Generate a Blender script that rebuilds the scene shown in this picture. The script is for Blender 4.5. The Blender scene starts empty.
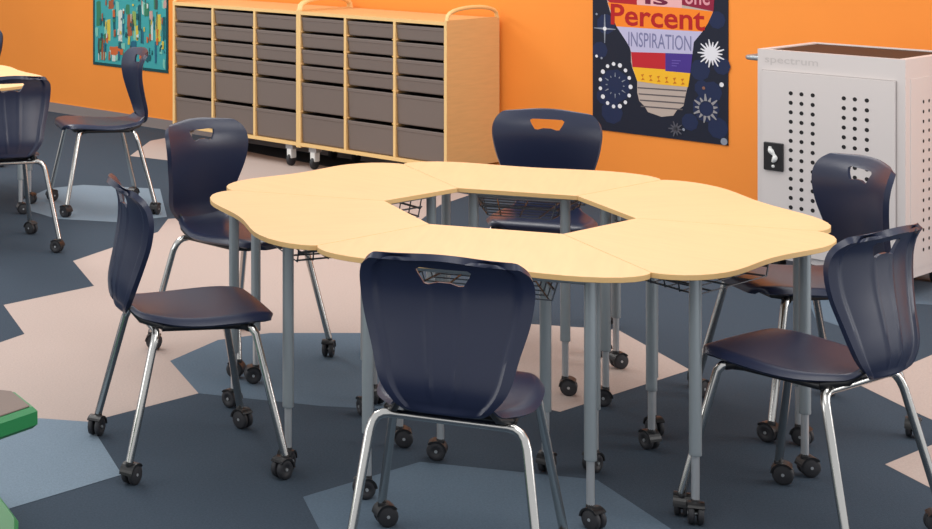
import bpy, math, random
from mathutils import Vector, Matrix
C = bpy.context.scene.collection
PI = math.pi
rnd = random.Random(7)

# ------------------------------------------------------------------ materials
def lin(c):
    return tuple(((v/255)/12.92 if v/255 <= .04045 else ((v/255+.055)/1.055)**2.4) for v in c)

def mat(name, rgb, rough=.5, metal=0., spec=.5, noise=None, bump=None, coat=0.):
    m = bpy.data.materials.new(name); m.use_nodes = True
    nt = m.node_tree; b = nt.nodes['Principled BSDF']
    c = lin(rgb)
    b.inputs['Base Color'].default_value = (*c, 1)
    b.inputs['Roughness'].default_value = rough
    b.inputs['Metallic'].default_value = metal
    b.inputs['Specular IOR Level'].default_value = spec
    b.inputs['Coat Weight'].default_value = coat
    if noise or bump:
        tc = nt.nodes.new('ShaderNodeTexCoord')
    if noise:
        scale, amt, stretch = noise
        mp = nt.nodes.new('ShaderNodeMapping'); mp.inputs['Scale'].default_value = stretch
        n = nt.nodes.new('ShaderNodeTexNoise'); n.inputs['Scale'].default_value = scale
        n.inputs['Detail'].default_value = 5
        r = nt.nodes.new('ShaderNodeValToRGB')
        r.color_ramp.elements[0].position = .3; r.color_ramp.elements[1].position = .7
        r.color_ramp.elements[0].color = (*[v*(1-amt) for v in c], 1)
        r.color_ramp.elements[1].color = (*[min(1, v*(1+amt)) for v in c], 1)
        nt.links.new(tc.outputs['Object'], mp.inputs['Vector'])
        nt.links.new(mp.outputs['Vector'], n.inputs['Vector'])
        nt.links.new(n.outputs['Fac'], r.inputs['Fac'])
        nt.links.new(r.outputs['Color'], b.inputs['Base Color'])
    if bump:
        scale, strength = bump
        n2 = nt.nodes.new('ShaderNodeTexNoise'); n2.inputs['Scale'].default_value = scale
        bp = nt.nodes.new('ShaderNodeBump'); bp.inputs['Strength'].default_value = strength
        bp.inputs['Distance'].default_value = .01
        nt.links.new(tc.outputs['Object'], n2.inputs['Vector'])
        nt.links.new(n2.outputs['Fac'], bp.inputs['Height'])
        nt.links.new(bp.outputs['Normal'], b.inputs['Normal'])
    return m

M = dict(
    wall=mat('orange_paint', (251, 148, 54), .7, noise=(1.2, .04, (1, 1, 1)), bump=(220, .03)),
    base=mat('grey_skirting', (140, 128, 124), .6),
    car_dark=mat('carpet_slate', (64, 75, 87), .95, spec=.1, noise=(140, .13, (1, 1, 1)), bump=(300, .25)),
    car_mid=mat('carpet_steel_blue', (94, 110, 125), .95, spec=.1, noise=(140, .1, (1, 1, 1)), bump=(300, .25)),
    car_light=mat('carpet_pale_blue', (121, 137, 151), .95, spec=.1, noise=(140, .1, (1, 1, 1)), bump=(300, .25)),
    car_beige=mat('carpet_beige', (184, 167, 159), .95, spec=.1, noise=(140, .07, (1, 1, 1)), bump=(300, .25)),
    maple=mat('maple_laminate', (240, 195, 145), .42, noise=(3, .035, (1.5, 14, 1))),
    maple_edge=mat('maple_edge_band', (222, 182, 122), .5),
    ply=mat('birch_ply', (226, 180, 120), .5, noise=(4, .045, (1.5, 1.5, 18))),
    ply_edge=mat('birch_ply_edge', (240, 200, 135), .5),
    navy=mat('navy_plastic', (30, 37, 62), .32, noise=(300, .06, (1, 1, 1)), bump=(900, .05)),
    black=mat('black_plastic', (22, 22, 25), .4),
    tread=mat('caster_tread', (44, 44, 48), .6),
    chrome=mat('chrome_tube', (200, 198, 194), .2, metal=1.),
    steel=mat('grey_metallic_paint', (160, 168, 172), .36, metal=.45),
    steel2=mat('satin_steel', (196, 198, 200), .32, metal=.6),
    wire=mat('dark_wire', (104, 108, 114), .4, metal=.6),
    bin=mat('grey_bin_plastic', (118, 105, 98), .5),
    bin_in=mat('grey_bin_inside', (96, 86, 80), .6),
    cart=mat('light_grey_enamel', (216, 208, 205), .45),
    cart_line=mat('grey_seam', (168, 160, 158), .6),
    cart_text=mat('embossed_lettering', (198, 190, 187), .4),
    hole=mat('vent_hole_black', (24, 22, 24), .8),
    tray=mat('dark_brown_tray', (40, 26, 23), .6),
    white=mat('white_plastic', (235, 235, 232), .5),
    green=mat('green_plastic', (38, 128, 72), .45),
    green2=mat('olive_green_plastic', (96, 150, 84), .5),
    seat_pad=mat('grey_brown_pad', (128, 112, 104), .8, bump=(300, .15)),
)
def flat(name, rgb): 
    k = 'print_' + name
    if k not in M: M[k] = mat(k, rgb, .6, spec=.3)
    return M[k]

# ------------------------------------------------------------------ mesh builder
class MB:
    def __init__(s): s.v = []; s.f = []; s.m = []; s.sm = []; s.mats = []
    def mi(s, m):
        if m not in s.mats: s.mats.append(m)
        return s.mats.index(m)
    def add(s, vs, fs, m, smooth=False):
        o = len(s.v); i = s.mi(m)
        s.v += [tuple(p) for p in vs]
        for f in fs: s.f.append([o+k for k in f]); s.m.append(i); s.sm.append(smooth)
    def box(s, x0, x1, y0, y1, z0, z1, m):
        vs = [(x, y, z) for z in (z0, z1) for y in (y0, y1) for x in (x0, x1)]
        s.add(vs, [(0, 2, 3, 1), (4, 5, 7, 6), (0, 1, 5, 4), (2, 6, 7, 3), (0, 4, 6, 2), (1, 3, 7, 5)], m)
    def prism(s, poly, z0, z1, m, mside=None, bev=0.):
        """polygon (x,y) ccw extruded in z, with an optional small bevel on top and bottom"""
        n = len(poly)
        def inset(d):
            out = []
            for k in range(n):
                a, b, c = Vector(poly[k-1]), Vector(poly[k]), Vector(poly[(k+1) % n])
                e1 = (b-a).normalized(); e2 = (c-b).normalized()
                n1 = Vector((-e1.y, e1.x)); n2 = Vector((-e2.y, e2.x))
                h = n1+n2
                h = h/(max(.4, h.dot(n1))) if h.length > 1e-6 else n1
                out.append((b.x+h.x*d, b.y+h.y*d))
            return out
        rings = [(poly, z0), (poly, z1)] if not bev else [(inset(bev), z0), (poly, z0+bev), (poly, z1-bev), (inset(bev), z1)]
        vs = []
        for pl, z in rings: vs += [(p[0], p[1], z) for p in pl]
        nr = len(rings)
        side = [(r*n+k, r*n+(k+1) % n, (r+1)*n+(k+1) % n, (r+1)*n+k) for r in range(nr-1) for k in range(n)]
        s.add(vs, side, mside or m)
        s.add([vs[(nr-1)*n+k] for k in range(n)], [tuple(range(n))], m)
        s.add([vs[k] for k in range(n)], [tuple(range(n-1, -1, -1))], m)
    def tube(s, path, r, m, seg=12, caps=True):
        P = [Vector(p) for p in path]; rs = r if isinstance(r, (list, tuple)) else [r]*len(P)
        t0 = (P[1]-P[0]).normalized()
        up = Vector((0, 0, 1)) if abs(t0.z) < .9 else Vector((1, 0, 0))
        nrm = t0.cross(up).normalized()
        vs = []
        for k, p in enumerate(P):
            t = ((P[min(k+1, len(P)-1)]-P[k]).normalized()+(P[k]-P[max(k-1, 0)]).normalized()).normalized()
            nrm = (nrm-t*nrm.dot(t)).normalized(); bn = t.cross(nrm)
            for j in range(seg):
                a = 2*PI*j/seg
                vs.append(p+(nrm*math.cos(a)+bn*math.sin(a))*rs[k])
        fs = [(k*seg+j, k*seg+(j+1) % seg, (k+1)*seg+(j+1) % seg, (k+1)*seg+j) for k in range(len(P)-1) for j in range(seg)]
        s.add(vs, fs, m, True)
        if caps:
            s.add(vs[:seg], [tuple(range(seg-1, -1, -1))], m); s.add(vs[-seg:], [tuple(range(seg))], m)
    def lathe(s, prof, axis_o, m, seg=20, axis='z'):
        vs = []
        for (r, h) in prof:
            for j in range(seg):
                a = 2*PI*j/seg
                if axis == 'z': p = (r*math.cos(a), r*math.sin(a), h)
                elif axis == 'x': p = (h, r*math.cos(a), r*math.sin(a))
                else: p = (r*math.sin(a), h, r*math.cos(a))
                vs.append((p[0]+axis_o[0], p[1]+axis_o[1], p[2]+axis_o[2]))
        n = len(prof)
        s.add(vs, [(k*seg+j, k*seg+(j+1) % seg, (k+1)*seg+(j+1) % seg, (k+1)*seg+j) for k in range(n-1) for j in range(seg)], m, True)
    def tri2d(s, pts, y, m):
        """flat polygon in the x-z plane at depth y, facing -y"""
        s.add([(p[0], y, p[1]) for p in pts], [tuple(range(len(pts)))], m)
    def text(s, body, x0, z0, w, h, y, m, off=0., rot=0.):
        cu = bpy.data.curves.new('t', 'FONT'); cu.body = body; cu.size = 1; cu.offset = off; cu.resolution_u = 3
        o = bpy.data.objects.new('t', cu); C.objects.link(o)
        dg = bpy.context.evaluated_depsgraph_get()
        me = bpy.data.meshes.new_from_object(o.evaluated_get(dg))
        V = [v.co.copy() for v in me.vertices]; F = [tuple(p.vertices) for p in me.polygons]
        bpy.data.objects.remove(o); bpy.data.curves.remove(cu); bpy.data.meshes.remove(me)
        ax = min(v.x for v in V); bx = max(v.x for v in V); ay = min(v.y for v in V); by = max(v.y for v in V)
        out = []
        for v in V:
            X = (v.x-ax)/(bx-ax)*w; Z = (v.y-ay)/(by-ay)*h
            out.append((x0+X, y, z0+Z+X*rot))
        s.add(out, F, m)
    def build(s, name, parent=None, autosmooth=True):
        me = bpy.data.meshes.new(name); me.from_pydata(s.v, [], s.f)
        for m in s.mats: me.materials.append(m)
        me.polygons.foreach_set('material_index', s.m); me.polygons.foreach_set('use_smooth', s.sm)
        me.update(); me.validate()
        o = bpy.data.objects.new(name, me); C.objects.link(o)
        if parent: o.parent = parent
        return o

def thing(name, label, cat, loc=(0, 0, 0), rz=0, group=None):
    o = bpy.data.objects.new(name, None); C.objects.link(o)
    o.empty_display_size = .1
    o.location = loc; o.rotation_euler = (0, 0, rz); tag(o, label, cat, group); return o
def tag(o, label, cat, group=None):
    o['label'] = label; o['category'] = cat
    if group: o['group'] = group
def kids(o): return [k for k in list(C.objects) if k.parent == o]
def dup(root, loc, rz, label, group=None):
    r = root.copy(); C.objects.link(r); r.location = loc; r.rotation_euler = (0, 0, rz); r['label'] = label
    if group: r['group'] = group
    for ch in kids(root):
        c = ch.copy(); C.objects.link(c); c.parent = r
        for g in kids(ch):
            d = g.copy(); C.objects.link(d); d.parent = c
    return r

# ------------------------------------------------------------------ camera
F, YH, H = 1680., -110., 1.82
cam = bpy.data.cameras.new('camera'); co = bpy.data.objects.new('camera', cam); C.objects.link(co)
co.location = (0, 0, H); co.rotation_euler = (PI/2, 0, 0)
cam.sensor_width = 36; cam.sensor_fit = 'HORIZONTAL'; cam.lens = F*36/932
cam.shift_x = (466-0)/932; cam.shift_y = -(264.5-YH)/932
cam.clip_start = .1; cam.clip_end = 100
bpy.context.scene.camera = co
def G(px, py, z=0.):
    Y = F*(H-z)/(py-YH); return (px*Y/F, Y)

# ------------------------------------------------------------------ setting
u = Vector((.625, -.781)).normalized(); nrm = Vector((u.y, -u.x))
WB = Vector((.795, 13.35)); WROT = math.atan2(u.y, u.x)
def W(s, off=0.): p = WB+u*s+nrm*off; return (p.x, p.y)
def on_wall(px, py, off=0.):
    b = WB+nrm*off; t = px/F
    s = (b.y*t-b.x)/(u.x-u.y*t); Y = b.y+u.y*s
    return s, H-(py-YH)*Y/F

def structure(o): o['kind'] = 'structure'; return o
fl = MB()
c4 = [W(-7, 0), W(-7, 11), W(9, 11), W(9, 0)]
fl.add([(p[0], p[1], 0) for p in c4] + [(p[0], p[1], -.1) for p in c4],
       [(0, 1, 2, 3), (7, 6, 5, 4), (0, 4, 5, 1), (1, 5, 6, 2), (2, 6, 7, 3), (3, 7, 4, 0)], M['car_dark'])
patches = [
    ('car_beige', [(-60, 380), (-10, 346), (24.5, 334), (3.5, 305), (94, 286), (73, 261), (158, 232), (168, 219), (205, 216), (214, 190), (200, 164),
                   (130, 156), (150, 141), (165, 138), (240, 150), (270, 156), (330, 167), (470, 195), (440, 205), (395, 240), (420, 333), (365, 333), (270, 333), (218, 340),  # beige stops at the drawer units' shadow edge; slate there doubles as painted shade
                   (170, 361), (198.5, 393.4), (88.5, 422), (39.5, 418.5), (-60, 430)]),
    ('car_mid', [(170, 361), (218, 340), (270, 333), (365, 333), (425, 372), (400, 410), (320, 406), (198.5, 393.4)]),
    ('car_mid', [(303, 497), (420, 462), (597, 480), (680, 535), (640, 610), (360, 610)]),
    ('car_beige', [(470, 392), (512, 323), (618, 330), (690, 370), (560, 412)]),
    ('car_beige', [(885, 464.5), (990, 421), (1060, 555)]),
    ('car_beige', [(860, 385.5), (932, 355), (1000, 335), (1020, 452), (932, 420), (910, 410)]),
    ('car_mid', [(800, 280), (900, 268), (1010, 262), (1010, 310), (915, 304), (850, 330), (815, 318)]),
    ('car_light', [(23, 200), (49, 188.5), (83, 185), (160, 189), (167, 217), (121, 222.5), (57, 219), (23, 209)]),
    ('car_light', [(-90, 434), (39.5, 418.5), (88.5, 422), (122, 475), (9, 509), (-90, 528)]),
]
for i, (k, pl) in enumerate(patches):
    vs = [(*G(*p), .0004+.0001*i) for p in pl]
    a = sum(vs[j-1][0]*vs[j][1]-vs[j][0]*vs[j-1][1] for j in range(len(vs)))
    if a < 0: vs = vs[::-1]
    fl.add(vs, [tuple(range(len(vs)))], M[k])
structure(fl.build('floor'))
wb = MB(); wb.box(-7, 9, 0, .15, 0, 3.2, M['wall'])
w = structure(wb.build('wall_back')); w.location = (*WB, 0); w.rotation_euler = (0, 0, WROT)
bb = MB(); bb.box(-7, 9, -.012, 0, 0, .075, M['base']); bb.box(-7, 9, -.016, 0, 0, .012, M['base'])
b = structure(bb.build('baseboard_back')); b.location = (*WB, 0); b.rotation_euler = (0, 0, WROT)

# ------------------------------------------------------------------ casters
def caster_mb(R=.03, wheel=None):
    b = MB(); wm = M['black'] if wheel is None else wheel
    for sgn in (-1, 1):
        x0, x1 = (.004, .021) if sgn > 0 else (-.021, -.004)
        b.lathe([(0, x0), (R*.8, x0), (R, x0+.003), (R, x1-.003), (R*.82, x1), (R*.45, x1), (R*.4, x1-.002), (0, x1-.002)], (0, -.012, R), M['tread'], 18, 'x')
    # hood over the twin wheels
    n = 10; prof = []
    for k in range(n+1):
        a = PI*(.02+.75*k/n); prof.append((-.012+math.cos(a)*(R+.004), R+math.sin(a)*(R+.004)))
    inner = [(-.012+math.cos(PI*(.02+.75*k/n))*(R-.002), R+math.sin(PI*(.02+.75*k/n))*(R-.002)) for k in range(n+1)]
    vs = []
    for p, q in zip(prof, inner): vs += [(-.023, *p), (.023, *p), (.023, *q), (-.023, *q)]
    fs = []
    for k in range(n):
        o = 4*k
        for j in range(4): fs.append((o+j, o+(j+1) % 4, o+4+(j+1) % 4, o+4+j))
    fs += [(3, 2, 1, 0), (4*n, 4*n+1, 4*n+2, 4*n+3)]
    b.add(vs, fs, wm, False)
    b.lathe([(0, R-.006), (.013, R-.006), (.013, 2*R+.004), (.010, 2*R+.012), (0, 2*R+.012)], (0, 0, 0), wm, 12)
    b.tube([(-.022, -.012, R), (.022, -.012, R)], .005, M['steel2'], 8)
    return b
CASTER = {}
def put_caster(kind, parent, loc, rz):
    if kind not in CASTER:
        o = caster_mb(.031 if kind == 'chair' else .03).build('caster', parent); CASTER[kind] = o
    else:
        o = CASTER[kind].copy(); C.objects.link(o); o.parent = parent
    o.location = loc; o.rotation_euler = (0, 0, rz); return o

# ------------------------------------------------------------------ chair
def spline(keys, n):
    """Catmull-Rom through the key tuples, n+1 samples"""
    out = []; L = len(keys)-1
    for i in range(n+1):
        t = i/n*L; k = min(int(t), L-1); f = t-k
        p0, p1, p2, p3 = keys[max(k-1, 0)], keys[k], keys[k+1], keys[min(k+2, L)]
        out.append(tuple(.5*(2*b+(c-a)*f+(2*a-5*b+4*c-d)*f*f+(3*b-a-3*c+d)*f**3) for a, b, c, d in zip(p0, p1, p2, p3)))
    return out
def shell(keys, n, m, thick, name, kind, parent):
    """keys: (y, z, half width, edge offset)"""
    rows = spline(keys, n); S = []
    for i, (y, z, w, e) in enumerate(rows):
        a = rows[max(i-1, 0)]; b = rows[min(i+1, n)]
        t = Vector((0, b[0]-a[0], b[1]-a[1])).normalized()
        nn = Vector((0, t.z, -t.y))          # towards the sitter / up
        if kind == 'seat': nn = -nn if nn.z < 0 else nn
        else: nn = nn if nn.y > 0 else -nn
        row = []
        for j in range(m+1):
            q = -1+2*j/m; q = math.copysign(abs(q)**.85, q)
            d = e*q*q
            if kind == 'seat':
                if abs(q) > .86: d -= .020*((abs(q)-.86)/.14)**2
            row.append(Vector((w*q, y, z))+(nn*d if kind == 'seat' else Vector((0, d, -.010*q*q*max(0, (i/n-.8)/.2)))))
        S.append(row)
    # normals by finite differences
    top, bot = [], []
    for i in range(n+1):
        for j in range(m+1):
            du = S[i][min(j+1, m)]-S[i][max(j-1, 0)]; dv = S[min(i+1, n)][j]-S[max(i-1, 0)][j]
            N = -du.cross(dv).normalized()
            q = abs(-1+2*j/m); q = q**.85; v = i/n
            th = thick
            if kind == 'back':
                rim = max(0, min(1, max((q-.80)/.05, (v-.92)/.03, (.07-v)/.03)))                    # raised rim round the back face
                th = thick+.010*rim
                if v > .08 and v < .74:
                    fade = min(1, (v-.08)/.1, (.74-v)/.25)
                    th += .0045*max(0, 1-abs(q-.2)/.055)*fade       # two upright ribs
            top.append(S[i][j]); bot.append(S[i][j]-N*th)
    vs = top+bot; o = len(top); w_ = m+1; fs = []
    def id(i, j): return i*w_+j
    for i in range(n):
        for j in range(m):
            fs.append((id(i, j), id(i, j+1), id(i+1, j+1), id(i+1, j)))
            fs.append((o+id(i, j), o+id(i+1, j), o+id(i+1, j+1), o+id(i, j+1)))
    for j in range(m):
        fs.append((id(0, j), o+id(0, j), o+id(0, j+1), id(0, j+1))); fs.append((id(n, j), id(n, j+1), o+id(n, j+1), o+id(n, j)))
    for i in range(n):
        fs.append((id(i, 0), id(i+1, 0), o+id(i+1, 0), o+id(i, 0))); fs.append((id(i, m), o+id(i, m), o+id(i+1, m), id(i+1, m)))
    b = MB(); b.add(vs, fs, M['navy'], True)
    return b.build(name, parent)
def boolean_cut(o, cutter):
    md = o.modifiers.new('b', 'BOOLEAN'); md.object = cutter; md.operation = 'DIFFERENCE'; md.solver = 'EXACT'
    dg = bpy.context.evaluated_depsgraph_get(); dg.update()
    me = bpy.data.meshes.new_from_object(o.evaluated_get(dg)); o.modifiers.clear()
    old = o.data; o.data = me; me.name = o.name; bpy.data.meshes.remove(old)
    cm = cutter.data; bpy.data.objects.remove(cutter); bpy.data.meshes.remove(cm)
def fix_normals(o, angle=40):
    import bmesh
    bm = bmesh.new(); bm.from_mesh(o.data); bmesh.ops.recalc_face_normals(bm, faces=bm.faces)
    for e in bm.edges:
        if len(e.link_faces) == 2 and e.calc_face_angle(0) > math.radians(angle): e.smooth = False
    bm.to_mesh(o.data); bm.free()

def make_chair(label, loc, rz, group):
    t = thing('school_chair', label, 'chair', loc, rz, group)
    st = shell([(.242, .458, .115, 0), (.238, .480, .150, -.002), (.218, .494, .185, -.003), (.17, .499, .202, -.002), (.10, .493, .213, .002),
                (.0, .483, .212, .006), (-.08, .480, .195, .008), (-.15, .482, .160, .012), (-.195, .488, .140, .016), (-.224, .506, .125, .02)],
               26, 36, .011, 'seat', 'seat', t)
    fix_normals(st)
    bk = shell([(-.228, .498, .080, .010), (-.236, .512, .120, .014), (-.241, .56, .158, .026), (-.228, .64, .180, .036), (-.214, .715, .202, .040),
                (-.208, .78, .213, .040), (-.213, .825, .214, .038), (-.226, .857, .205, .034), (-.242, .880, .182, .026), (-.250, .890, .158, .020), (-.257, .896, .125, .014)],
               40, 56, .009, 'backrest', 'back', t)
    fix_normals(bk)
    cut = MB()
    P = [(-.069, .848), (-.064, .835), (-.050, .812), (-.038, .810), (-.015, .817), (.015, .817), (.038, .810), (.050, .812), (.064, .835), (.069, .848), (.060, .854), (-.060, .854)]
    n = len(P); vs = [(x, -.5, z) for x, z in P]+[(x, .2, z) for x, z in P]
    cut.add(vs, [tuple(range(n)), tuple(range(2*n-1, n-1, -1))]+[(k, n+k, n+(k+1) % n, (k+1) % n) for k in range(n)], M['navy'])
    co_ = cut.build('c', t); fix_normals(co_); boolean_cut(bk, co_); fix_normals(bk)
    sp = MB()
    sp.prism([(-.12, -.12), (.12, -.12), (.165, -.04), (.165, .14), (.13, .18), (-.13, .18), (-.165, .14), (-.165, -.04)], .446, .473, M['black'], bev=.006)
    for x in (-1, 1):
        sp.tube([(x*.158, .14, .455), (x*.158, -.13, .455)], .012, M['black'], 10)
        sp.tube([(x*.158, -.12, .456), (x*.13, -.19, .474), (x*.108, -.232, .52)], [.010, .010, .008], M['black'], 10)
    sp.build('seat_support', t)
    cb = MB(); cb.tube([(-.155, -.15, .446), (-.08, -.15, .446), (.08, -.15, .446), (.155, -.15, .446)], .0115, M['chrome'], 12); cb.build('crossbar', t)
    for sx in (-1, 1):
        for (top, path, name) in (
            ('front', [(.150, .125, .454), (.168, .140, .456), (.181, .152, .450), (.190, .162, .434), (.247, .238, .07)], 'leg'),
            ('rear', [(.150, -.15, .446), (.166, -.152, .4445), (.181, -.156, .437), (.192, -.162, .422), (.199, -.170, .400), (.243, -.252, .07)], 'leg')):
            b = MB(); pts = [(sx*x, y, z) for x, y, z in path]
            b.tube(pts, [.0125]*len(pts), M['chrome'], 12)
            if top == 'front':
                b.tube([(sx*.135, .115, .452), (sx*.163, .136, .456), (sx*.177, .148, .453)], .017, M['black'], 12)
            e = pts[-1]; b.tube([e, (e[0], e[1], .058)], .010, M['steel2'], 10)
            lg = b.build('leg', t)
            put_caster('chair', lg, (e[0], e[1], 0.0012), {('front', 1): .5, ('front', -1): 2.1, ('rear', 1): -2.4, ('rear', -1): .9}[(top, sx)])
    return t

TC = Vector((1.722, 5.71)); TR = -22.4
def face(fx, fy): return math.atan2(-fx, fy)
GT = 'navy school chairs around the six-desk table'; GF = 'navy school chairs around the far desk'
chair = make_chair('navy plastic chair in the foreground seen from behind, chrome crossbar below its back', (1.222, 4.49, 0), math.radians(-24), GT)
dup(chair, (.612, 5.415, 0), math.radians(-82), 'navy chair in side profile at the left end of the table, seat pointing right')
dup(chair, (.945, 6.605, 0), face(.60, -.80), 'navy chair behind the left tip of the table, turned toward the viewer')
dup(chair, (2.22, 6.87, 0), face(-.38, -.925), 'navy chair behind the table, only its back showing against orange wall')
dup(chair, (2.76, 5.80, 0), face(-1, -.08), 'navy chair at the right end of the table, its back before the white cart')
dup(chair, (2.318, 4.82, 0), math.radians(34), 'large navy chair at lower right seen obliquely, seat angled left under the table')
tall = dup(chair, (.575, 9.62, 0), math.radians(98.6), 'distant navy chair in side profile facing left below the teal poster', GF)
tall.scale = (1.02, 1.02, 1.02)
dup(chair, (-.01, 8.6, 0), math.radians(17), 'distant navy chair at left edge seen from behind, pale handle slot in its back', GF)
dup(chair, (-.215, 11.3, 0), math.radians(175), 'navy chair back cut off by left edge beyond the far desk', GF)

# ------------------------------------------------------------------ desks
def desk_outline():
    hs = [(.935, .0), (.937, .06), (.945, .13), (.952, .19), (.956, .25), (.953, .30), (.941, .355), (.922, .40), (.898, .434), (.87, .458), (.845, .471), (.824, .4745)]
    g = .0002
    r = [(x, y-g) if k else (x, 0) for k, (x, y) in enumerate(hs)]
    inn = (.357, .205-g)
    up = r+[inn]
    dn = [(x, -y) for x, y in reversed(up) if y > 0]
    return dn+up      # ccw: from inner lower, round the outer edge, to inner upper
def make_desk(label, loc, rz, group):
    t = thing('student_desk', label, 'desk', loc, rz, group)
    # desktop with a bevelled edge
    b = MB(); b.prism(desk_outline(), .719, .735, M['maple'], M['maple_edge'], .001); b.build('desktop', t)
    f = MB()   # frame under the top
    L = [(.865, -.315), (.865, .315), (.44, .16), (.44, -.16)]
    for k in range(4):
        a, c = L[k], L[(k+1) % 4]
        f.tube([(a[0], a[1], .705), (c[0], c[1], .705)], .0125, M['steel'], 8)
    f.build('frame_rail', t)
    for k, (x, y) in enumerate(L):
        b = MB(); b.tube([(x, y, .7185), (x, y, .195)], .0175, M['steel'], 16); b.lathe([(.0115, .193), (.0175, .195), (.0178, .197), (.0178, .205)], (x, y, 0), M['steel'], 16)
        lg = b.build('leg', t)
        s = MB(); s.tube([(x, y, .2), (x, y, .06)], .0115, M['steel2'], 12); s.build('leg_extension', lg)
        put_caster('desk', lg, (x, y, .0012), (k*1.9+.6) % 6.28)
    k = MB()   # wire book basket
    def yy(x): return .125+(x-.44)*.28
    xs = [.46+.0567*i for i in range(7)]
    for x in xs:
        w_ = yy(x); k.tube([(x, -w_, .695), (x, -w_+.02, .625), (x, w_-.02, .625), (x, w_, .695)], .0025, M['wire'], 6)
    for fz, dz, r in ((1, 0, .0045), (.94, -.04, .004), (.87, -.068, .003), (.5, -.07, .003), (.0, -.07, .003)):
        for sg in (-1, 1):
            if fz == 0 and sg < 0: continue
            k.tube([(xs[0], sg*fz*yy(xs[0]), .695+dz), (xs[-1], sg*fz*yy(xs[-1]), .695+dz)], r, M['wire'], 6)
    for x in (xs[0],):
        w_ = yy(x)
        for z in (.695, .66): k.tube([(x, -w_, z), (x, w_, z)], .003, M['wire'], 6)
    k.build('book_basket', t)
    return t
GD = 'trapezoid desks pushed together round a hexagonal opening'
desk = None
dl = {-112.4: 'maple trapezoid desk at the front of the ring, behind the foreground chair',
      -52.4: 'maple trapezoid desk at front right of the ring, beside the oblique right-hand chair',
      7.6: 'maple trapezoid desk at back right of the ring, nearest the white cart',
      67.6: 'maple trapezoid desk at the back of the ring, before the chair against the orange wall',
      127.6: 'maple trapezoid desk at back left of the ring, nearest the drawer units',
      -172.4: 'maple trapezoid desk at the left end of the ring, beside the side-on chair'}
for a, lb in dl.items():
    if desk is None: desk = make_desk(lb, (TC.x, TC.y, 0), math.radians(a), GD)
    else: dup(desk, (TC.x, TC.y, 0), math.radians(a), lb)
GD2 = 'distant maple desks at the left edge'
dup(desk, (-.75, 9.75, 0), math.radians(20), 'distant maple desk cut off by left edge, its far corner nearest the orange wall', GD2)
dup(desk, (-.75, 9.75, 0), math.radians(-40), 'distant maple desk cut off by left edge, right behind the back-view chair', GD2)

# ------------------------------------------------------------------ storage units and bins
S0, S1, SOFF, DEP = 1.395, 3.727, .564, .53
UW = (S1-S0)/2; ZB, ZT = .145, 1.035; TH = .018
def side_panel(x, parent):
    b = MB(); r = .013
    b.box(x-TH/2, x+TH/2, 0, DEP, ZB-.01, ZT, M['ply'])
    # edge band and arched handle that continues the panel edge
    b.box(x-TH/2-.0008, x+TH/2+.0008, -.003, 0, ZB-.01, ZT, M['ply_edge'])
    pts = []
    for k in range(13):
        a = PI*k/12; pts.append((x, DEP/2-math.cos(a)*(DEP/2-.012), ZT-.006+.075*math.sin(a)**.6))
    b.tube(pts, r, M['ply_edge'], 10)
    b.build('side_panel', parent)
def make_unit(label, s):
    o = thing('storage_unit', label, 'storage unit', (*W(s, SOFF), 0), WROT, 'maple drawer units along the orange wall')
    side_panel(TH/2, o); side_panel(UW-TH/2, o)
    b = MB(); b.box(TH, UW-TH, 0, DEP, ZT-.03, ZT-.008, M['ply']); b.box(TH, UW-TH, -.003, 0, ZT-.03, ZT-.008, M['ply_edge']); b.build('top_panel', o)
    b = MB(); b.box(TH, UW-TH, 0, DEP, ZB, ZB+.022, M['ply']); b.box(TH, UW-TH, -.003, 0, ZB, ZB+.022, M['ply_edge']); b.build('bottom_panel', o)
    b = MB(); b.box(TH, UW-TH, DEP-.01, DEP, ZB+.022, ZT-.03, M['ply']); b.build('back_panel', o)
    for k in (1, 2):
        x = UW*k/3; b = MB(); b.box(x-TH/2, x+TH/2, 0, DEP-.01, ZB+.022, ZT-.03, M['ply']); b.box(x-TH/2, x+TH/2, -.003, 0, ZB+.022, ZT-.03, M['ply_edge']); b.build('divider', o)
    for x in (.10, UW-.10):
        for y in (.05, DEP-.06):
            c = MB()
            c.box(x-.03, x+.03, y-.03, y+.03, .112, ZB+.0, M['steel2'])
            c.prism([(x-.018, y-.03), (x+.018, y-.03), (x+.018, y+.02), (x-.018, y+.02)], .05, .115, M['white'], bev=.004)
            c.lathe([(0, -.013), (.034, -.013), (.04, -.008), (.04, .008), (.034, .013), (0, .013)], (x, y-.01, .0402), M['tread'], 18, 'x')
            c.build('caster', o)
    return o
units = [make_unit('left maple drawer unit on casters beside the teal poster', S0),
         make_unit('right maple drawer unit on casters, wide end panel facing the table', S0+UW)]
def bin_mesh(w, h, d):
    b = MB(); t = .004; tp = .010
    def ring(ins, z, back=0): return [(-w/2+ins, ins*.6, z), (w/2-ins, ins*.6, z), (w/2-ins, d-ins, z), (-w/2+ins, d-ins, z)]
    rings = [ring(tp+.004, 0), ring(tp, .006), ring(.004, h-.022), ring(.0, h-.020), ring(0, h-.004), ring(.002, h), ring(.009, h), ring(tp+.008, .008)]
    vs = [p for r in rings for p in r]
    fs = [(k*4+j, k*4+(j+1) % 4, (k+1)*4+(j+1) % 4, (k+1)*4+j) for k in range(len(rings)-1) for j in range(4)]
    b.add(vs, fs[:24], M['bin']); 
    b.add(vs, fs[24:], M['bin_in'])
    b.add(rings[0], [(3, 2, 1, 0)], M['bin']); b.add(rings[-1], [(0, 1, 2, 3)], M['bin_in'])
    return b
CW = UW/3-TH-.006
zi = ZB+.024; zt = ZT-.033
pitch_s = (zt-zi)*.108/.852; pitch_d = (zt-zi)*.21/.852
meshes = {'s': None, 'd': None}
zs = []; z = zi
for k in range(2): zs.append((z, 'd')); z += pitch_d
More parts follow.
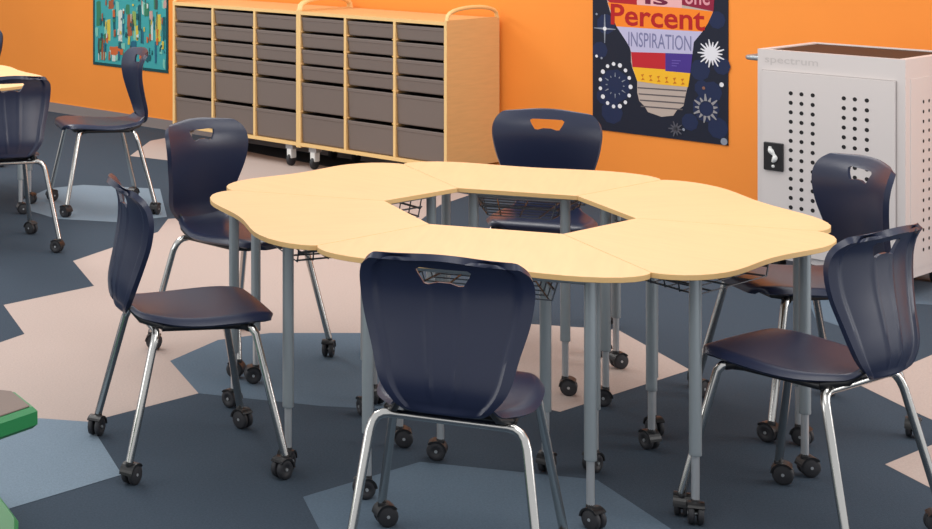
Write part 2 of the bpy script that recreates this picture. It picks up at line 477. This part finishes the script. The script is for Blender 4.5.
for k in range(4): zs.append((z, 's')); z += pitch_s
zs = zs[::-1]
rown = ['top row', 'second row', 'third row', 'fourth row', 'fifth row', 'bottom row']
coln = ['left', 'middle', 'right']
for ui, un in enumerate(units):
    for c in range(3):
        xc = UW*(c+.5)/3+(TH/4*(1-c))
        for r, (z, kd) in enumerate(zs):
            hgt = (pitch_s if kd == 's' else pitch_d)-(.017 if kd == 's' else .021)
            if meshes[kd] is None:
                o = bin_mesh(CW, hgt, DEP-.06).build('storage_bin'); meshes[kd] = o
            else:
                o = meshes[kd].copy(); C.objects.link(o)
            p = W(S0+UW*ui+xc, SOFF-.008)
            o.location = (*p, z+.002); o.rotation_euler = (0, 0, WROT)
            tag(o, f"{'shallow' if kd == 's' else 'deep'} grey plastic bin, {rown[r]}, {coln[c]} column of the {['left', 'right'][ui]} drawer unit", 'bin', 'grey bins in the maple drawer units')
            for sx in (-1, 1):
                if r == 5: continue
                xw = xc+sx*(CW/2-.006)
                rb = MB(); x0, x1 = sorted((xc+sx*(CW/2-.010), xc+sx*(CW/2+.003+.003)))
                rb.box(x0, x1, .004, DEP-.04, z-.006, z+.0018, M['ply']); rb.build('runner', un)

# ------------------------------------------------------------------ charging cart
CF = Vector((4.01, 7.44)); CWD, CDP, CH = .67, .56, 1.068
o0 = CF-u*CWD
cart = thing('storage_cart', 'light grey metal cart with perforated door and open dark top, by the orange wall', 'cart', (o0.x, o0.y, 0), WROT)
b = MB(); z0 = .09; rim = .035
X0, X1, Y0, Y1 = 0, CWD, 0, CDP
b.box(X0, X1, Y0+.0, Y1, z0, CH-.05, M['cart'])
for (xa, xb, ya, yb) in ((X0, X1, Y0, Y0+.022), (X0, X1, Y1-rim, Y1), (X0, X0+rim, Y0+.022, Y1-rim), (X1-rim, X1, Y0+.022, Y1-rim)):
    b.box(xa, xb, ya, yb, CH-.05, CH, M['cart'])
b.build('body', cart)
b = MB(); b.box(X0+rim, X1-rim, Y0+.022, Y1-rim, CH-.05, CH-.005, M['tray']); b.build('top_tray', cart)
b = MB(); dx0, dx1, dz0, dz1 = .025, CWD-.04, .12, CH-.10
b.box(dx0-.004, dx1+.004, -.002, 0, dz0-.004, dz1+.004, M['cart_line']); b.box(dx0, dx1, -.012, -.002, dz0, dz1, M['cart'])
def dot(b, x, z, y, r, m, n=10, ax='y'):
    if ax == 'y': b.add([(x+r*math.cos(2*PI*k/n), y, z+r*math.sin(2*PI*k/n)) for k in range(n)], [tuple(range(n))], m)
    else: b.add([(y, x+r*math.cos(2*PI*k/n), z+r*math.sin(2*PI*k/n)) for k in range(n)], [tuple(range(n))], m)
for xs in ((.164, .214, .266), (.407, .456, .509)):
    for x in xs:
        for k in range(16): dot(b, x, .873-.0443*k, -.0126, .0098, M['hole'])
b.build('door', cart)
b = MB(); b.prism([(.041, -.024), (.131, -.024), (.131, -.0122), (.041, -.0122)], .503, .635, M['black'], bev=.003)
lp = b.build('lock_plate', cart)
b = MB()
pts = [(.086+.012*math.sin(t*5.2), -.030, .545+.07*t) for t in [k/12 for k in range(13)]]
b.tube(pts, [.006+.007*abs(math.sin(k*.55)) for k in range(13)], M['white'], 8)
b.lathe([(0, -.028), (.007, -.028), (.007, -.0235)], (.087, 0, .524), M['white'], 12, 'y')
b.build('latch', lp)
b = MB(); b.text('spectrum', .035, .996, .25, .038, -.0006, M['cart_text'], .005); b.build('lettering', cart)
b = MB()
b.tube([(.0, .03, 1.02), (-.055, .03, 1.02), (-.07, .045, 1.02), (-.07, .50, 1.02), (-.055, .515, 1.02), (0, .515, 1.02)], .012, M['steel'], 12)
b.build('handle', cart)
b = MB(); b.box(X1, X1+.002, .05, CDP-.03, .13, CH-.09, M['cart'])
for y in (.177, .235, .293, .40, .455, .51):
    for k in range(16): dot(b, y, .869-.0443*k, X1+.0026, .0085, M['hole'], ax='x')
b.build('side_panel', cart)
for x in (.07, CWD-.07):
    for y in (.07, CDP-.07):
        b = MB()
        b.box(x-.035, x+.035, y-.035, y+.035, .078, .09, M['black'])
        b.prism([(x-.022, y-.035), (x+.022, y-.035), (x+.022, y+.02), (x-.022, y+.02)], .04, .079, M['black'], bev=.004)
        b.lathe([(0, -.014), (.032, -.014), (.036, -.009), (.036, .009), (.032, .014), (0, .014)], (x, y-.012, .0362), M['tread'], 18, 'x')
        b.build('caster', cart)

# ------------------------------------------------------------------ posters
class Print(MB):
    """a sheet hung on the wall; x runs along the wall, z up, ink layers lie a hair above the sheet"""
    def setup(s, px0, px1, pyb, h, base, edge):
        s.s0, zb = on_wall(px0, pyb); s.s1, _ = on_wall(px1, pyb); s.zb = zb; s.w = s.s1-s.s0; s.h = h; s.n = 0
        s.box(0, s.w, -.006, -.0005, 0, h, edge); s.n = 0
        s.add([(.0, -.0062, 0), (s.w, -.0062, 0), (s.w, -.0062, h), (0, -.0062, h)], [(0, 1, 2, 3)], base)
    def p(s, px, py): a, z = on_wall(px, py, .006); return (a-s.s0, z-s.zb)
    def y(s): s.n += 1; return -.0064-.00006*s.n
    def poly(s, pts, m):
        q = [s.p(*p) for p in pts]
        q = [(min(max(a, 0), s.w), min(max(b, 0), s.h)) for a, b in q]
        ar = sum(q[k-1][0]*q[k][1]-q[k][0]*q[k-1][1] for k in range(len(q)))
        if ar < 0: q = q[::-1]
        s.tri2d(q, s.y(), m)
    def disc(s, px, py, r, m, n=14):
        c = s.p(px, py); s.tri2d([(c[0]+r*math.cos(2*PI*k/n), c[1]+r*math.sin(2*PI*k/n)) for k in range(n)], s.y(), m)
    def rays(s, px, py, r0, r1, n, wd, m, ph=0):
        c = s.p(px, py); y = s.y()
        for k in range(n):
            a = 2*PI*k/n+ph; d = Vector((math.cos(a), math.sin(a))); e = Vector((-d.y, d.x)); rr = r1*(1 if k % 2 else .82)
            q = [d*r0-e*wd, d*rr-e*wd*.35, d*rr+e*wd*.35, d*r0+e*wd]
            s.tri2d([(c[0]+v.x, c[1]+v.y) for v in q], y, m)
    def hang(s, name, label):
        o = s.build(name); o.location = (*W(s.s0), s.zb); o.rotation_euler = (0, 0, WROT); tag(o, label, 'poster'); return o
P = Print(); P.setup(593.3, 728.6, 128.8, 1.08, flat('midnight', (26, 31, 48)), flat('midnight_edge', (20, 22, 32)))
blue = flat('deep_blue', (30, 42, 76)); wht = flat('star_white', (226, 226, 232)); gry = flat('star_grey', (140, 146, 160))
for (x, y, r) in ((606, 24, .06), (600, 50, .05), (615, 86, .10), (612, 112, .07), (604, 96, .05), (700, 70, .06), (712, 92, .06), (706, 108, .08), (718, 128, .06), (722, 66, .05), (690, 122, .05), (702, 88, .045), (717, 20, .05)):
    P.disc(x, y, r, blue, 9)
bulb_l = [(607, 0), (610, 11), (616.5, 26.5), (623.5, 37), (629.7, 46.7), (631, 52), (631, 61.7), (632.5, 68), (637.3, 81), (637.3, 92.3), (639.3, 100.8), (644.5, 106), (648, 112), (661.5, 116.8)]
bulb_r = [(673.4, 115.6), (676.8, 110.5), (683.6, 106), (686, 94), (688.5, 84), (690.4, 72.8), (692.6, 53), (694, 42), (700.4, 34.2), (708, 23.3), (713, 12.4), (714.4, 0)]
P.poly(bulb_l+bulb_r+[(715, -15), (710, -35), (692, -50), (660, -57), (628, -48), (611, -28)], flat('pale_bulb', (186, 170, 160)))
P.poly([(607.2, 0), (610, 2.6), (637, 5), (637, -18), (607, -18)], flat('crimson', (176, 34, 42)))
P.poly([(637, 4.6), (682, 8.3), (682, -14), (637, -18)], flat('pink', (232, 176, 176)))
P.poly([(682, 5), (713.5, 11.4), (714.4, 0), (714.8, -12), (682, -14)], flat('burgundy', (140, 28, 58)))
P.poly([(607.8, 2.2), (637, 4.8), (682, 8), (713.2, 11.5), (708, 23.3), (702.5, 31.8), (660, 29.5), (616.5, 26.5)], flat('ink_orange', (246, 134, 36)))
P.poly([(616.5, 26.4), (660, 29.3), (702.6, 31.6), (694, 42), (692.6, 54), (631.3, 52), (629.7, 46.7), (623.5, 37)], flat('lilac', (190, 186, 216)))
P.poly([(631.2, 52), (665.5, 53), (665.5, 69.5), (632.6, 67)], flat('ink_red', (190, 36, 46)))
P.poly([(665.5, 53), (692.6, 54), (690.4, 73.2), (665.5, 71)], flat('ink_violet', (72, 50, 136)))
P.poly([(632.6, 67), (665.5, 69.5), (665.5, 71), (690.4, 73.2), (688.3, 87), (660, 84.5), (637.4, 81.2)], flat('ink_yellow', (244, 186, 44)))
for k in range(4):
    y0 = 87+k*6.2
    P.poly([(637.6+k*1.1, y0), (686.5-k*1.2, y0+3.2), (686.3-k*1.2, y0+4.6), (637.7+k*1.1, y0+1.3)], flat('grey_thread', (96, 90, 92)))
def ptext(body, xa, xb, yb, yt, m, off=0.):
    """baseline from (xa, yb) to the right, letters up to yt"""
    a = P.p(xa, yb); c = P.p(xb, yb); t = P.p(xa, yt)
    P.text(body, a[0], a[1], c[0]-a[0], t[1]-a[1], P.y(), m, off)
redt = flat('lettering_red', (178, 28, 30))
ptext('Percent', 611, 705, 24.6, 3.5, redt, .018)
ptext('INSPIRATION', 628.5, 691.5, 46.2, 31.5, flat('lettering_slate', (122, 122, 160)), .004)
ptext('is', 645, 668, 4, -8, flat('lettering_plum', (110, 30, 60)), .02)
ptext('one', 685, 710, 4.2, -8, flat('lettering_pink', (220, 150, 160)), .012)
for k in range(6):     # small squiggles along the yellow band
    x = 641+k*8; y = 77.5+k*.9
    P.poly([(x, y-3), (x+3.4, y-3.6), (x+1.6, y-.4), (x+4, y+2.4), (x+.2, y+2.6), (x+2, y)], flat('squiggle', (206, 120, 30)))
for k in range(3): P.poly([(672, 60+k*2.6), (672+9-k*2, 60.4+k*2.6), (672+9-k*2, 61.2+k*2.6), (672, 60.8+k*2.6)], flat('violet_light', (112, 92, 176)))
P.rays(711.4, 53.5, .02, .080, 18, .008, wht); P.disc(711.4, 53.5, .038, wht)
P.rays(605, 28.6, .0, .085, 4, .006, gry); P.disc(605, 28.6, .012, wht)
cx = P.p(615.5, 85.3)
for k in range(15):
    a = 2*PI*k/15; y = P.y(); r = .0115 if k % 3 else .0135
    c = (cx[0]+.098*math.cos(a), cx[1]+.125*math.sin(a)); P.tri2d([(c[0]+r*math.cos(j*PI/5), c[1]+r*math.sin(j*PI/5)) for j in range(10)], y, wht)
P.rays(615.5, 85.3, .05, .075, 12, .004, gry)
P.rays(706.6, 108.5, .042, .082, 13, .009, flat('burst_grey', (150, 148, 152)), .2)
P.rays(676, 129, .0, .045, 10, .008, flat('dim_grey', (84, 84, 94))); P.disc(722, 84.7, .013, wht); P.disc(704, 88, .009, flat('rust', (140, 96, 80)))
P.disc(597, 56, .009, wht); P.disc(724.4, 141.5, .02, gry); P.disc(684, 129.5, .008, gry); P.disc(597, 14, .007, gry); P.disc(602, 58, .007, gry)
P.hang('poster', 'dark blue poster of a light bulb filled with lettering, right of the drawer units')

P = Print(); P.setup(93.6, 168.6, 64.2, 1.08, flat('dark_teal', (24, 74, 78)), flat('dark_teal_edge', (20, 54, 58)))
m_ = .022
P.tri2d([(m_, m_), (P.w-m_, m_), (P.w-m_, P.h-m_), (m_, P.h-m_)], P.y(), flat('teal', (66, 164, 166)))
cols = dict(y=(214, 190, 74), g=(60, 128, 96), r=(164, 92, 62), w=(206, 216, 206), b=(40, 104, 128), o=(206, 104, 56), l=(126, 196, 178), d=(70, 84, 78), k=(34, 92, 100), p=(198, 160, 150), v=(150, 176, 92))
strips = [(97, 2, 4, 24, 'g'), (98, 38, 5, 16, 'd'), (105, 20, 6, 20, 'y'), (104, 34, 4, 8, 'o'), (109, 0, 5, 9, 'r'), (113, 10, 3, 22, 'k'), (116, 2, 3, 14, 'l'), (119, 11, 4, 30, 'w'), (123, 14, 2, 20, 'b'),
          (128, 14, 5, 22, 'r'), (126, 4, 4, 10, 'g'), (133, 12, 3, 26, 'v'), (134, 26, 4, 14, 'y'), (138, 6, 3, 24, 'k'), (142, 2, 4, 12, 'l'), (141, 30, 3, 13, 'b'), (149, 18, 4, 22, 'w'), (150, 12, 3, 8, 'p'),
          (156, 15, 5, 27, 'y'), (156.5, 12, 1.4, 30, 'd'), (155, 43, 2.4, 20, 'b'), (154, 0, 4, 9, 'd'), (162, 0, 5, 8, 'p'), (163, 18, 3, 22, 'k'), (160, 44, 3, 10, 'l'), (101, 52, 6, 7, 'l'), (112, 54, 7, 7, 'l'),
          (102, 40, 3, 20, 'r'), (110, 47, 14, 7, 'o'), (140, 51, 8, 8, 'o'), (146, 55, 5, 6, 'k'), (131, 42, 6, 5, 'b'), (119, 43, 7, 5, 'l'), (163, 60, 3, 8, 'l'), (96, 28, 3, 8, 'l'), (145, 4, 4, 12, 'g')]
for (x, y, w, h, c) in strips:
    for sub in range(2):
        xx = x+sub*w*.45+rnd.uniform(-.4, .4); q = [(xx+rnd.uniform(-.6, .4), y+rnd.uniform(-1, 1)), (xx+w*.5, y+rnd.uniform(-2, 1)), (xx+w*.55+rnd.uniform(-.5, .5), y+h*.5), (xx+w*.5, y+h+rnd.uniform(-1, 2)), (xx+rnd.uniform(-.5, .5), y+h), (xx+rnd.uniform(-.8, .4), y+h*.45)]
        P.poly(q, flat('brush_'+c, cols[c]) if (sub or rnd.random() < .6) else flat('brush_'+rnd.choice('klgrw'), cols['l']))
for k in range(90):
    x = rnd.uniform(96, 165); y = rnd.uniform(-40, 53); w = rnd.uniform(.6, 2.2); h = rnd.uniform(2, 9); c = rnd.choice('ygrwbolkdkk')
    P.poly([(x, y), (x+w, y+rnd.uniform(-1, 1)), (x+w*rnd.uniform(.6, 1.3), y+h), (x+rnd.uniform(-.5, .5), y+h)], flat('brush_'+c, cols[c]))
P.hang('poster', 'teal abstract painted poster with coloured vertical strokes at upper left')

# ------------------------------------------------------------------ green stool at the left edge
st = thing('low_stool', 'green-edged low stool with grey-brown top, cut off by the left edge', 'stool', (-.22, 4.70, 0))
def rel(pts): return [(x+.22, y-4.70) for x, y in pts]
top = rel([(.052, 4.84), (-.0, 4.86), (-.36, 4.90), (-.50, 4.78), (-.52, 4.5), (-.40, 4.34), (-.21, 4.36), (-.02, 4.56), (.105, 4.695)])
b = MB(); b.prism(top, .315, .376, M['green'], bev=.012); b.build('seat_rim', st)
cx_ = sum(p[0] for p in top)/len(top); cy_ = sum(p[1] for p in top)/len(top)
b = MB(); b.prism([(cx_+(x-cx_)*.93, cy_+(y-cy_)*.93) for x, y in top], .376, .381, M['seat_pad'], bev=.002); b.build('seat_pad', st)
b = MB(); b.lathe([(.17, .0012), (.15, .05), (.085, .12), (.075, .22), (.11, .29), (.19, .316)], (-.06, -.05, 0), M['green2'], 28); b.build('pedestal', st)
base = rel([(.052, 4.74), (-.004, 4.95), (-.12, 5.05), (-.40, 5.02), (-.52, 4.85), (-.50, 4.52), (-.34, 4.42), (-.08, 4.46), (.05, 4.6)])
b = MB(); b.prism(base, .0012, .05, M['green'], bev=.012); b.build('base', st)

# ------------------------------------------------------------------ light
wd = bpy.data.worlds.new('World'); bpy.context.scene.world = wd; wd.use_nodes = True
bg = wd.node_tree.nodes['Background']; bg.inputs['Color'].default_value = (.95, .97, 1, 1); bg.inputs['Strength'].default_value = .8
def area(name, loc, size, power, aim=None, col=(1, 1, 1), sy=None):
    l = bpy.data.lights.new(name, 'AREA'); l.energy = power; l.size = size; l.color = col
    if sy: l.shape = 'RECTANGLE'; l.size_y = sy
    o = bpy.data.objects.new(name, l); C.objects.link(o); o.location = loc
    if aim: o.rotation_euler = (Vector(aim)-Vector(loc)).to_track_quat('-Z', 'Y').to_euler()
    return o
area('overhead_fill', (1.2, 3.2, 3.3), 1.2, 38, None, (1, .97, .93), 2.4)  # unseen area lights added overhead to fill the room, no fixtures modelled
area('overhead_fill', (3.4, 5.6, 3.3), 1.2, 38, None, (1, .97, .93), 2.4)
area('overhead_fill', (-.8, 7.6, 3.3), 1.2, 38, None, (1, .97, .93), 2.4)
area('overhead_fill', (2.6, 8.6, 3.3), 1.2, 38, None, (1, .97, .93), 2.4)
area('overhead_fill', (-.8, 10.8, 3.3), 1.2, 100, None, (1, .97, .93), 2.4)  # stronger one added to brighten the left end of the orange wall
area('side_fill', (-4.5, 4.5, 2.2), 3, 60, (2, 6, .6), (1, .98, .95), 2.2)  # unseen area light added as soft fill from the left, no window there
area('side_fill', (8.5, 4.0, 2.2), 3, 130, (4, 7, .6), (1, .97, .95), 2.2)  # unseen area light added to brighten the cart's right side
s = bpy.context.scene
s.view_settings.view_transform = 'Standard'; s.view_settings.look = 'None'; s.view_settings.gamma = 1; s.view_settings.exposure = .0
s.view_settings.use_curve_mapping = False
